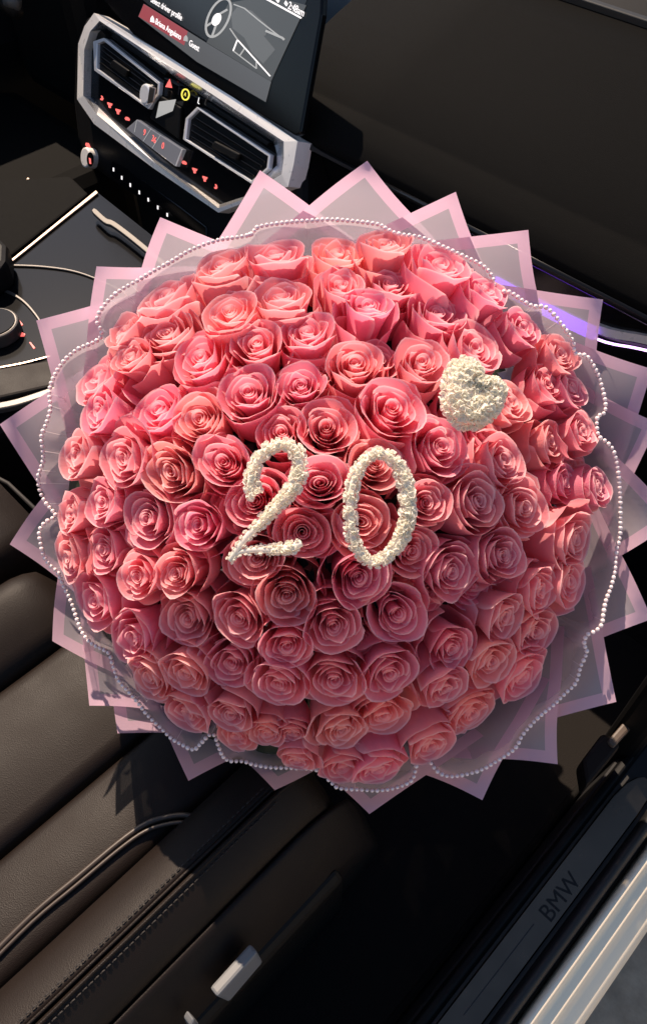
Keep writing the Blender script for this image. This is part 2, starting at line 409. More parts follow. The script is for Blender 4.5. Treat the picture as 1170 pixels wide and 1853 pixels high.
# ---- display and air vent panel in the middle of the dashboard
PN = Vector((-math.sin(rad(7)), -math.cos(rad(5)) * math.cos(rad(25)), math.sin(rad(25)))).normalized()
PU = Vector((0, 0, 1)).cross(PN) * -1
PU = Vector((PN.y, -PN.x, 0)).normalized(); PU = -PU if PU.x < 0 else PU
panel = Plane((-.056, .40, .80), PN, PU)
c1 = lambda pts: [(100 + x / 2.34, y / 2.34) for x, y in pts]
def vent_panel():
    t = thing('vent_panel', panel.at(330, 240, -.1), 'silver framed climate panel with two air vents and red lit symbols', 'control panel')
    outer = c1([(165, 55), (600, 308), (1025, 598), (1008, 700), (985, 790), (790, 862), (690, 900), (420, 715), (165, 525), (93, 420), (98, 185), (125, 110)])
    inner = c1([(205, 112), (590, 385), (925, 600), (938, 650), (938, 700), (800, 832), (690, 868), (425, 672), (185, 455), (138, 395), (142, 225), (165, 150)])
    body = c1([(130, 60), (600, 320), (1045, 610), (1045, 900), (900, 1040), (700, 1110), (560, 985), (220, 760), (130, 690), (90, 590), (72, 430), (80, 180)])
    slab('housing', body, panel, -.10, -.012, M['black_plastic'], t, .012)
    slab('face', c1([(150, 100), (600, 360), (960, 590), (965, 740), (790, 850), (690, 885), (425, 694), (165, 480), (115, 400), (120, 200)]), panel, -.02, -.004, M['gloss_black'], t)
    mid = [(o[0] * .42 + i_[0] * .58, o[1] * .42 + i_[1] * .58) for o, i_ in zip(outer, inner)]
    fr = ring_slab('frame', outer, mid, panel, -.02, .010, M['silver'], t, 0, hin=.012)
    ring_slab('frame_chamfer', mid, inner, panel, -.02, .012, M['polished'], fr, 0, hin=-.002)
    # two air vents
    for k, (hole, inn, rows) in enumerate([
        ([(160, 175), (205, 160), (443, 350), (438, 400), (395, 462), (165, 298)], [(178, 184), (206, 174), (434, 356), (430, 396), (390, 450), (176, 290)], None),
        ([(600, 452), (910, 655), (903, 715), (830, 778), (540, 590), (552, 500)], [(604, 464), (900, 662), (894, 710), (829, 766), (552, 588), (562, 506)], None)]):
        v = slab('vent', c1(hole), panel, -.004, -.0015, M['black_plastic'], t)
        off = (v.location)
        ring_slab('vent_trim', c1(hole), c1(inn), panel, -.003, .005, M['chrome'], v, .001)
        A = inn
        if k == 0: L = [((195, 215), (415, 378)), ((190, 240), (405, 398)), ((188, 265), (395, 420)), ((200, 198), (425, 365))]
        else: L = [((590, 500), (885, 685)), ((580, 527), (872, 705)), ((573, 553), (855, 725)), ((572, 578), (838, 745))]
        for a, b in L:
            strip('slat', c1([a, b]), 4.0, panel, -.0015, .003, M['gloss_black'], v, .0008)
        if k == 0: ca = [(235, 265), (300, 310)]
        else: ca = [(665, 610), (770, 665)]
        slab('tab', ribbon_px(c1(ca), 13), panel, .001, .008, M['black_plastic'], v, .002)
    disc('vent_wheel', panel.at(*c1([(410, 405)])[0], -.004), panel.n, .017, .016, M['chrome'], t, 28, .003)
    slab('wheel_cap', c1([(398, 365), (425, 372), (415, 432), (388, 440)]), panel, .011, .014, M['bronze'], t, .002)
    # grilles above the vents
    for a, b in (((240, 150), (470, 312)), ((640, 440), (900, 610))):
        strip('upper_slat', c1([a, b]), 7, panel, -.004, .003, M['black_plastic'], t, .001)
    slab('button_block', c1([(445, 405), (530, 455), (520, 590), (400, 500), (420, 440)]), panel, -.004, .003, M['black_plastic'], t, .002)
    slab('lock_button', c1([(440, 430), (510, 420), (495, 470), (425, 500)]), panel, .003, .0045, M['screen_light'], t, .001)
    # hazard triangle, ring button, white mark
    hb = slab('hazard_button', c1([(462, 328), (525, 362), (520, 402), (455, 365)]), panel, -.004, .004, M['gloss_black'], t, .001)
    slab('triangle', c1([(484, 334), (494, 372), (466, 368)]), panel, .004, .0048, M['red_lit'], hb)
    rb = slab('ring_button', c1([(525, 370), (605, 415), (598, 448), (520, 412)]), panel, -.004, .003, M['gloss_black'], t, .001)
    cc = Vector(c1([(550, 400)])[0]); n = 24
    e = lambda r: [(cc.x + r * .78 * math.cos(a), cc.y + r * 1.15 * math.sin(a)) for a in [2 * math.pi * i / n for i in range(n)]]
    ring_slab('ring', e(9.5), e(7.4), panel, .003, .0042, M['yellow_lit'], rb)
    text('mark', 'A', panel.at(cc.x, cc.y, .0042), panel.u, panel.v, .008, M['yellow_lit'], rb)
    text('mark', 'L', panel.at(*c1([(608, 428)])[0], .003), panel.u, panel.v, .013, M['white_lit'], t)
    # climate read-out
    cs = slab('climate_display', c1([(345, 505), (537, 632), (508, 705), (300, 545)]), panel, -.004, .006, M['glass'], t, .0015)
    strip('display_edge', c1([(537, 632), (510, 703)]), 2.2, panel, .0055, .0075, M['chrome'], cs)
    for a, b in (((405, 545), (372, 598)), ((445, 572), (410, 628)), ((345, 508), (335, 560))):
        strip('divider', c1([a, b]), .6, panel, .0058, .0064, M['screen_light'], cs)
    for s_, q in (('9', (378, 562)), ('36', (418, 591)), ('0', (456, 618))):
        text('digit', s_, panel.at(*c1([q])[0], .0062), panel.u, panel.v, .015, M['red_lit'], cs)
    # red symbols under the vents: little seats and arrows
    for (x, y), k in (((197, 415), 0), ((231, 445), 1), ((266, 472), 1), ((304, 502), 2), ((545, 688), 2), ((590, 722), 1), ((633, 757), 1), ((679, 790), 0)):
        if k == 0: sh = [(-4, -14), (3, -10), (8, 4), (2, 13), (-8, 10), (-9, 2), (-1, 2)]
        elif k == 1: sh = [(-14, -16), (14, -8), (10, 2), (4, 4), (4, 16), (-6, 14), (-8, 0), (-14, -6)]
        else: sh = [(-14, -2), (-6, -10), (4, -8), (14, 2), (12, 12), (-8, 8)]
        slab('lit_symbol', c1([(x + a * .72, y + b * .78) for a, b in sh]), panel, -.004, -.0028, M['red_lit'], t)
    # lower fascia: volume knob and a row of preset keys
    lower = panel.P + panel.n * -.012
    disc('volume_knob', panel.at(*c1([(168, 672)])[0], -.014), panel.n, .019, .022, M['silver'], t, 32, .003)
    disc('knob_face', panel.at(*c1([(150, 675)])[0], .010), panel.n, .013, .0012, M['gloss_black'], t, 28)
    slab('lit_symbol', c1([(130, 604), (140, 606), (148, 624), (140, 630), (128, 614)]), panel, -.013, -.0105, M['red_lit'], t)
    slab('lit_symbol', c1([(143, 668), (150, 672), (152, 695), (145, 692)]), panel, .0112, .0118, M['red_lit'], t)
    pk = slab('preset_keys', c1([(238, 682), (300, 712), (520, 868), (640, 960), (640, 1010), (500, 915), (250, 755), (232, 735)]), panel, -.013, -.009, M['gloss_black'], t, .002)
    for x, y in ((247, 718), (282, 753), (318, 784), (356, 815), (394, 846), (434, 879), (474, 910)):
        slab('key_tick', c1([(x - 3, y - 9), (x + 2, y - 7), (x + 2, y + 8), (x - 3, y + 6)]), panel, -.0092, -.0084, M['white_lit'], pk)
vent_panel()

screen = Plane(panel.P + panel.n * .012, panel.n, panel.u)
def display():
    t = thing('display_screen', screen.at(420, 120, -.03), 'glossy black infotainment screen showing a seat and steering wheel picture', 'screen')
    slab('bezel', [(160, -30), (240, 62), (380, 152), (534, 246), (543, 242), (581, 26), (584, -60)], screen, -.012, .0, M['gloss_black'], t, .003)
    g = screen
    slab('picture_area', c1([(300, -60), (395, 20), (915, 345), (1090, -60)]), g, .0, .0006, M['screen_dark'], t)
    slab('picture_area', c1([(735, 12), (640, 180), (912, 344), (1062, 22), (905, -20)]), g, .0006, .0010, M['screen_grey'], t)
    slab('menu_row', c1([(375, 16), (640, 182), (913, 346), (890, 432), (600, 262), (352, 70)]), g, .0006, .0012, M['screen_row'], t)
    slab('menu_row', c1([(375, 17), (560, 132), (545, 192), (353, 70)]), g, .0012, .0017, M['screen_red'], t)
    W, L = M['white_lit'], M['screen_light']
    d = (g.at(*c1([(640, 182)])[0]) - g.at(*c1([(375, 16)])[0])).normalized(); up = g.n.cross(d)
    tx = lambda s_, q, size: text('caption', s_, g.at(*c1([q])[0], .0021), d, up, size, W, t, .0002)
    tx('Select driver profile', (470, 36), .0125); tx('Briana Anguiano', (478, 124), .0125); tx('Guest', (588, 194), .0125); tx('2:48am', (1020, 40), .013)
    slab('user_icon', c1([(404, 76), (412, 66), (418, 80), (420, 96), (402, 92)]), g, .0017, .0022, W, t)
    slab('user_icon', c1([(545, 156), (554, 148), (560, 160), (560, 176), (542, 172)]), g, .0012, .0018, L, t)
    strip('bar', c1([(890, -6), (1040, 76)]), 3, g, .001, .0018, W, t)
    for q in ((940, 0), (975, 14)):
        slab('icon', c1([(q[0] - 7, q[1]), (q[0], q[1] - 12), (q[0] + 8, q[1] + 2), (q[0] + 2, q[1] + 12)]), g, .001, .0018, W, t)
    # steering wheel picture
    n = 30; ang = rad(25)
    def ell(cx, cy, a, b): return c1([(cx + a * math.cos(k) * math.cos(ang) - b * math.sin(k) * math.sin(ang), cy + a * math.cos(k) * math.sin(ang) + b * math.sin(k) * math.cos(ang)) for k in [2 * math.pi * i / n for i in range(n)]])
    ring_slab('wheel_rim', ell(690, 75, 46, 92), ell(690, 75, 38, 82), g, .001, .0016, L, t)
    slab('wheel_hub', ell(682, 82, 17, 28), g, .001, .0018, W, t)
    for a, b in (((682, 82), (640, 110)), ((682, 100), (662, 158)), ((690, 62), (728, 40))): strip('wheel_spoke', c1([a, b]), 3.5, g, .001, .0015, L, t)
    # seat picture
    gr = mat('screen_mid', (0.02, 0.02, 0.02), .22, emit=(.15, .15, .15), estr=.5)
    slab('seat_picture', c1([(745, 60), (770, 30), (830, 45), (900, 110), (890, 150), (800, 160), (750, 120)]), g, .001, .0014, gr, t)
    slab('seat_picture', c1([(800, 160), (880, 150), (930, 210), (880, 270), (830, 220)]), g, .001, .0013, gr, t)
    strip('seat_line', c1([(755, 18), (800, 35), (860, 85), (930, 140), (968, 168)]), 2.2, g, .001, .0018, L, t)
    strip('seat_line', c1([(890, 130), (960, 160), (968, 168)]), 4, g, .0013, .0018, L, t)
    for a, b in (((770, 168), (908, 322)), ((738, 120), (772, 170)), ((770, 168), (752, 215)), ((752, 215), (850, 290)), ((800, 205), (780, 235)), ((850, 262), (850, 290))):
        strip('seat_line', c1([a, b]), 1.7, g, .001, .002, W if a == (770, 168) else L, t)
display()

# ---- centre console
def console():
    z = 0.62
    t = thing('centre_console', (-.25, .1, .30), 'gloss black centre console with curved silver trim lines left of the bouquet', 'console')
    pl = Plane((-.25, .1, z), (0, 0, 1), (1, 0, 0))
    box('console_body', (-.52, -.55, .26), (-.07, .27, z - .022), M['black_plastic'], t, .02)
    slab('top_plate', [(-60, 520), (15, 478), (175, 347), (330, 470), (330, 640), (96, 697), (-60, 735)], pl, -.003, .0, M['gloss_black'], t)
    slab('kick_panel', [(-80, 500), (10, 470), (160, 350), (128, 318), (-80, 330)], pl, -.02, -.003, M['soft_black'], t, .004)
    strip('trim_line', [(14, 477), (60, 440), (120, 391), (176, 346)], [4.5, 4.5, 5, 6.5], pl, 0, .004, M['bronze'], t, .001)
    P = smooth_path([(16, 479), (70, 481), (125, 488), (170, 502), (230, 530)], 5)
    strip('trim_line', P, 3, pl, 0, .003, M['trim'], t, .001)
    P = smooth_path([(-20, 519), (10, 525), (40, 542), (62, 565), (78, 590), (90, 620)], 5)
    strip('trim_line', P, 4.5, pl, 0, .003, M['trim'], t, .001)
    P = smooth_path([(168, 378), (190, 398), (205, 404), (240, 430), (300, 480)], 4)
    strip('trim_line', P, [6] + [9] * (len(P) - 1), pl, .012, .018, M['white_plastic'] if False else M['trim'], t, .001)
    strip('trim_line', smooth_path([(-20, 668), (40, 657), (90, 644)], 4), 2.2, pl, 0, .003, M['bronze'], t)
    slab('side_leather', [(-40, 672), (92, 650), (130, 655), (130, 690), (-40, 728)], pl, .001, .012, M['leather_dark'], t, .004)
    strip('edge_band', smooth_path([(-30, 738), (30, 727), (100, 704), (140, 690)], 4), [12] * 13, pl, .0, .010, M['trim'], t, .002)
    c = pl.at(-3, 605, 0)
    k = disc('dial', c, (0, 0, 1), .036, .022, M['trim'], t, 40, .003)
    disc('dial_top', c + Vector((0, 0, .0222)), (0, 0, 1), .031, .0012, M['gloss_black'], t, 40)
    for q in [(36, 583), (58, 625)]:
        slab('lit_symbol', [(q[0] - 5, q[1] - 6), (q[0] - 2, q[1] - 6), (q[0] + 6, q[1] + 4), (q[0] + 3, q[1] + 6)], pl, 0, .001, M['red_lit'], t)
    slab('lit_symbol', [(35, 603), (40, 601), (46, 604), (44, 608), (37, 608)], pl, 0, .001, M['red_lit'], t)
    slab('gear_selector', [(-40, 430), (0, 428), (13, 442), (12, 470), (2, 484), (-40, 500)], pl, .0, .045, M['black_plastic'], t, .008)
    # driver's side behind: knee panel with a pale edge
    d = thing('driver_footwell', (-.75, .2, .3), 'dark brown driver footwell trim at the far left', 'footwell trim')
    box('knee_panel', (-1.15, -.1, .26), (-.66, .5, .52), M['soft_black'], d, .05)
    dp = Plane((-.55, .2, .60), (0, 0, 1), (1, 0, 0))
    strip('edge_line', smooth_path([(-20, 376), (10, 364), (35, 345), (52, 322)], 4), 3.5, dp, 0, .003, M['bronze'], d)
    st = thing('column_stalk', at_depth(15, 10, 1.55), 'grey steering column stalk at the top left corner', 'stalk')
    tube('lever', [at_depth(-10, -25, 1.5), at_depth(18, 8, 1.5), at_depth(34, 26, 1.5)], [.022, .02, .012], M['black_plastic'], st, 12)
    tube('tip', [at_depth(10, -2, 1.48), at_depth(34, 4, 1.48)], [.012, .014], mat('stalk_grey', (.06, .06, .06), .5), st, 12)
console()

def cabin():
    d = thing('driver_door', (-1.2, 0, .26), 'black inside of the driver door at the far upper left', 'car door')
    loft_y('door_panel', [(-1.17, .26), (-1.15, .60), (-1.19, .74), (-1.16, .98), (-1.27, .98), (-1.30, .26)], -1.2, 1.2, M['black_plastic'], d, 1, False, .02)
    box('driver_dash', (-1.15, .52, .50), (-.82, .90, .93), M['black_plastic'], d, .05)
cabin()

# ---- passenger seat
def seat():
    t = thing('passenger_seat', (.39, -.45, .26), 'dark brown leather passenger seat with stitched side bolster and grooves', 'car seat')
    Y0 = -1.0
    def pillow(name, xl, xr, zl, zr, puff, yf, drop, m, wl=.012, wr=.012, base=.36, nx=16, ny=40, skew=0.0):
        """a leather cushion between two seams; it sinks into the seam on both sides and rolls over at the front"""
        V, F = [], []
        for j in range(ny + 1):
            s = j / ny; y = Y0 + (yf - Y0) * (s ** .8)
            for i in range(nx + 1):
                u = i / nx; x = xl + (xr - xl) * u
                z = zl + (zr - zl) * u
                dl = min(1, (x - xl) / wl) if wl > 0 else 1; dr = min(1, (xr - x) / wr) if wr > 0 else 1
                e = (1 - (1 - dl) ** 2.2) * (1 - (1 - dr) ** 2.2)
                z += puff * (0.55 * e + .45 * math.sin(math.pi * u)) - puff * .55
                yy = y + skew * (u - .5)
                q = max(0, (y - (yf - drop)) / drop)
                z -= drop * .9 * (1 - math.sqrt(max(0, 1 - q * q)))
                z += .0012 * math.sin(31 * x + 9 * y) * math.sin(7 * y + 3)
                V.append((x, yy, z))
        w = nx + 1
        for j in range(ny):
            for i in range(nx): F.append([j * w + i, j * w + i + 1, (j + 1) * w + i + 1, (j + 1) * w + i])
        k = len(V); edge = [i for i in range(w)] + [j * w + nx for j in range(1, ny + 1)] + [ny * w + i for i in range(nx - 1, -1, -1)] + [j * w for j in range(ny - 1, 0, -1)]
        for e in edge: V.append((V[e][0], V[e][1], min(base, V[e][2] - .01)))
        n = len(edge)
        for i in range(n): F.append([edge[(i + 1) % n], edge[i], k + i, k + (i + 1) % n])
        return mesh_obj(name, V, F, m, t, True)
    L = M['leather']
    pillow('side_bolster', .150, .247, .603, .570, .020, -.235, .06, L, .03, .014)
    pillow('cushion_panel', .249, .4035, .566, .560, .016, -.10, .09, L, .014, .010)
    pillow('cushion_panel', .4055, .509, .560, .566, .016, -.12, .08, L, .010, .014)
    pillow('side_bolster', .511, .5615, .578, .606, .012, -.175, .05, L, .016, .003)
    pillow('side_bolster', .5645, .600, .606, .572, .006, -.180, .06, L, .003, .010)
    pillow('bolster_flank', .602, .642, .572, .505, .010, -.15, .10, M['leather_dark'], .006, .02)
    # seams, stitches and piping
    for dx in (-.0018, .0048):
        tube('seam_piping', [(.5630 + dx, y, .6042 - (.05 * (1 - math.sqrt(max(0, 1 - max(0, (y + .235) / .055) ** 2))))) for y in np.linspace(-1, -.185, 40)], .0017, L, t, 6)
    SV, SF = [], []
    for dx in (-.0085, .0095):
        for y in np.arange(-.62, -.24, .0062):
            z = .6055 - abs(dx) * .10 + (.002 if dx < 0 else -.0035)
            a, b = tube_geo([(.563 + dx, y, z), (.563 + dx, y + .002, z + .0008), (.563 + dx, y + .0042, z)], .0007, 4)
            SF += [[i + len(SV) for i in f] for f in b]; SV += a
    o = mesh_obj('stitching', SV, SF, M['thread'], t); tag(o, kind='stuff')
    sp = Plane((.5, -.4, .572), (0, 0, 1), (1, 0, 0))
    for dy, r in ((0, .0030), (13, .0022)):
        path = [sp.at(x, y + dy) for x, y in [(-30, 1745), (60, 1655), (140, 1588), (215, 1525), (262, 1492), (300, 1479), (335, 1475), (372, 1482)]]
        tube('panel_piping', smooth_path(path, 4), r, M['piping'], t, 8)
    # plastic valance with the silver levers
    vp = loft_y('valance', [(.60, .40), (.640, .505), (.652, .49), (.655, .36), (.60, .30)], -1.0, -.22, M['black_plastic'], t, 2, False, .006)
    pv = Plane((.657, -.35, .48), (1, 0, .25), (0, 1, 0))
    slab('lever', [(392, 1805), (415, 1815), (477, 1742), (466, 1722)], pv, -.004, .008, M['white_plastic'], t, .003)
    slab('lever', [(345, 1858), (352, 1845), (362, 1855), (352, 1875)], pv, -.004, .008, M['white_plastic'], t, .002)
    loft_y('seat_frame', [(.14, .27), (.14, .45), (.62, .45), (.62, .27)], -1.0, -.2, M['black_plastic'], t, 1)
    a = thing('elbow_cushion', (.05, -.35, .3), 'brown leather elbow cushion with a stitched seam between console and seat', 'cushion')
    V = []
    loft_y('armrest_pad', [(-.06, .34), (-.06, .59), (-.045, .605), (.03, .615), (.105, .612), (.122, .60), (.128, .57), (.128, .34)], -1.0, -.215, L, a, 8, True)
    tube('seam_piping', [(-.02, -.222, .612), (.03, -.205, .604), (.09, -.203, .602), (.125, -.21, .58)], .003, M['thread'], a, 6)
seat()

# ---- door sill, car body edge
def sill():
    t = thing('door_sill', (.82, 0, .26), 'brushed metal door sill plate lettered along its middle at lower right', 'door sill')
    pl = Plane((.82, 0, .40), (0, 0, 1), (1, 0, 0))
    loft_y('sill_base', [(.775, .26), (.783, .386), (.800, .394), (.855, .394), (.866, .38), (.868, .30), (.80, .24)], -1.2, 1.0, M['rubber'], t, 1, False, .004)
    # raised inner edge of trim
    loft_y('inner_trim', [(.786, .385), (.789, .402), (.797, .404), (.802, .396), (.802, .385)], -1.2, .6, M['black_plastic'], t, 1, False, .002)
    ys = np.linspace(-.75, .10, 20)
    V, F = [], []
    for y in list(ys) + [.125, .14, .147]:
        q = max(0, (y - .10) / .05); w = .5 * (1 - math.sqrt(max(0, 1 - q * q)))
        a, b = .8055 + .034 * w * 1.2, .8405 - .034 * w * .5
        V += [(a, y, .4008), (a + .0015, y, .4022), (b - .0015, y, .4022), (b, y, .4008), (a, y, .394), (b, y, .394)]
    n = len(V) // 6
    for i in range(n - 1):
        a, b = 6 * i, 6 * i + 6
        for u, v in ((0, 1), (1, 2), (2, 3), (4, 0), (3, 5)): F.append([a + u, a + v, b + v, b + u])
    F.append([6 * (n - 1) + k for k in (0, 1, 2, 3, 5, 4)])
    fix_normals(mesh_obj('sill_plate', V, F, M['sill'], t))
    strip('groove', [(838, 1837), (900, 1757), (965, 1672)], 2.6, Plane((.82, 0, .4022), (0, 0, 1), (1, 0, 0)), 0, .0006, M['rubber'], t)
    x = pl.at(985, 1657, .0022); y = pl.at(1038, 1588, .0022); mid = (x + y) / 2
    text('lettering', 'BMW', mid + Vector((.001, 0, .0001)), (0, 1, 0), (-1, 0, 0), .0262, M['gloss_black'], t, .0005)
    loft_y('door_seal', [(.845, .394), (.848, .408), (.854, .412), (.860, .406), (.862, .392)], -1.2, 1.0, M['rubber'], t, 1, True)
    b = thing('car_body_edge', (.9, 0, .15), 'white painted car body edge outside the dark door seal', 'car body')
    prof = [(.8685, .16), (.8685, .392), (.8715, .398), (.876, .398), (.8795, .393), (.8825, .384), (.886, .381), (.893, .380), (.8965, .376), (.899, .366), (.905, .362), (.914, .358), (.921, .348), (.925, .33), (.930, .26), (.925, .16)]
    loft_y('painted_sill', prof, -1.2, 1.0, M['paint'], b, 1, True)
    # inner foot of the door pillar
    p = thing('pillar_trim', (.78, .2, .26), 'dark brown plastic trim at the foot of the door pillar', 'pillar trim')
    box('pillar_cover', (.755, .155, .26), (.800, .60, .70), M['black_plastic'], p, .012)
    q = Plane((.78, .1, .45), (0, 0, 1), (1, 0, 0))
    slab('hinge_arm', [(1098, 1340), (1110, 1352), (1190, 1265), (1185, 1240)], q, 0, .012, mat('brown_strap', (.07, .05, .038), .5, noise=.2), p, .003)
    slab('hinge_block', [(1052, 1375), (1090, 1325), (1118, 1336), (1122, 1350), (1060, 1425)], q, -.03, .006, M['leather_dark'], p, .006)
    f = thing('floor_mat', (.70, -.25, .26), 'brown carpet floor mat edge near the door sill at the bottom', 'floor mat')
    box('mat_pad', (.48, -.8, .2605), (.772, .40, .272), M['mat'], f, .004)
    tube('mat_binding', [(.768, -.8, .272), (.768, .38, .272)], .005, M['carpet'], f, 8)
sill()

# ------------------------------------------------------------------ the bouquet
BC = (590.0, 890.0)                               # middle of the paper ruff in the photo
KB = 0.87                                         # the bouquet hangs a little nearer than the seat front
DOME_C = CAM + ray(565, 935).normalized() * (1.096 * KB)
DOME_R = 0.383 * KB
def on_dome(px, py, lift=0.0):
    d = ray(px, py).normalized(); oc = CAM - DOME_C; R = DOME_R + lift
    b = oc.dot(d); c = oc.dot(oc) - R * R; q = b * b - c
    if q < 0:                                     # just past the edge of the dome
        p = CAM + d * (-b); return p, (p - DOME_C).normalized(), -b
    t = -b - math.sqrt(q); p = CAM + d * t
    return p, (p - DOME_C).normalized(), t
AX = (CAM - DOME_C).normalized()

def paper_depth(px, py):
    d = 600 - math.hypot(px - BC[0], py - BC[1])
    if d < 0: return .862 * KB
    return (.862 + 1.3e-5 * d * d / (1 + d / 110)) * KB

PAPERS = [((470, 308), (-70, 117), (88, 64)), ((664, 291), (-116, 91), (81, 94)), ((824, 347), (-130, 62), (48, 123)),
    ((955, 416), (-95, 11), (17, 104)), ((1090, 542), (-185, -27), (-10, 98)), ((1179, 668), (-118, -42), (-28, 90)),
    ((1189, 766), (-91, -48), (-52, 108)), ((1221, 940), (-76, -81), (-95, 60)), ((1178, 1120), (-55, -115), (-86, 34)),
    ((1114, 1270), (-22, -116), (-100, 27)), ((1008, 1383), (4, -83), (-95, -6)), ((872, 1448), (40, -72), (-112, -46)),
    ((668, 1473), (92, -63), (-68, -58)), ((497, 1430), (66, -37), (-57, -50)), ((341, 1413), (74, -35), (-31, -73)),
    ((213, 1327), (87, 1), (-6, -90)), ((162, 1277), (80, 8), (-10, -97)), ((95, 1160), (60, 30), (13, -110)),
    ((18, 985), (87, 65), (57, -75)), ((0, 768), (72, 112), (95, -63)), ((66, 580), (29, 110), (99, -27)),
    ((175, 482), (-12, 98), (100, 0)), ((290, 393), (-28, 89), (95, 39))]

PEARL = [(455, 424), (468, 411), (520, 403), (560, 400), (600, 398), (650, 402), (685, 407), (697, 414), (720, 424), (760, 430), (800, 447), (840, 465),
    (870, 480), (887, 497), (893, 517), (889, 529), (920, 529), (945, 545), (965, 555), (985, 556), (1003, 572), (1020, 595), (1035, 617), (1039, 640),
    (1060, 645), (1076, 670), (1085, 692), (1094, 730), (1091, 748), (1079, 756), (1081, 788), (1096, 800), (1108, 816), (1116, 850), (1120, 890), (1121, 930),
    (1120, 970), (1115, 990), (1112, 1012), (1110, 1035), (1104, 1062), (1095, 1085), (1090, 1110), (1087, 1130), (1075, 1142), (1060, 1149),
    (1055, 1165), (1060, 1180), (1049, 1205), (1040, 1235), (1020, 1255), (1000, 1275), (972, 1298), (945, 1328), (930, 1354), (900, 1375), (870, 1392),
    (840, 1401), (810, 1404), (790, 1395), (775, 1377), (757, 1374), (750, 1395), (743, 1412), (715, 1425), (680, 1430), (650, 1428), (612, 1425),
    (595, 1411), (573, 1393), (530, 1389), (490, 1388), (460, 1383), (440, 1377), (415, 1376), (403, 1367), (395, 1348), (387, 1329), (376, 1332),
    (363, 1346), (350, 1356), (330, 1347), (310, 1335), (290, 1315), (268, 1294), (250, 1270), (235, 1253), (215, 1230), (205, 1203), (198, 1182),
    (180, 1172), (165, 1163), (150, 1145), (140, 1120), (130, 1090), (118, 1065), (112, 1050), (105, 1035), (90, 1022), (80, 1005), (75, 985),
    (72, 962), (82, 946), (101, 934), (94, 922), (85, 912), (75, 893), (70, 870), (72, 855), (79, 835), (78, 812), (76, 790), (85, 765), (92, 740),
    (90, 712), (95, 690), (105, 670), (120, 650), (142, 632), (166, 622), (182, 612), (184, 600), (176, 580), (184, 560), (200, 541), (220, 525),
    (250, 508), (280, 490), (310, 474), (340, 456), (370, 443), (400, 434), (430, 430)]

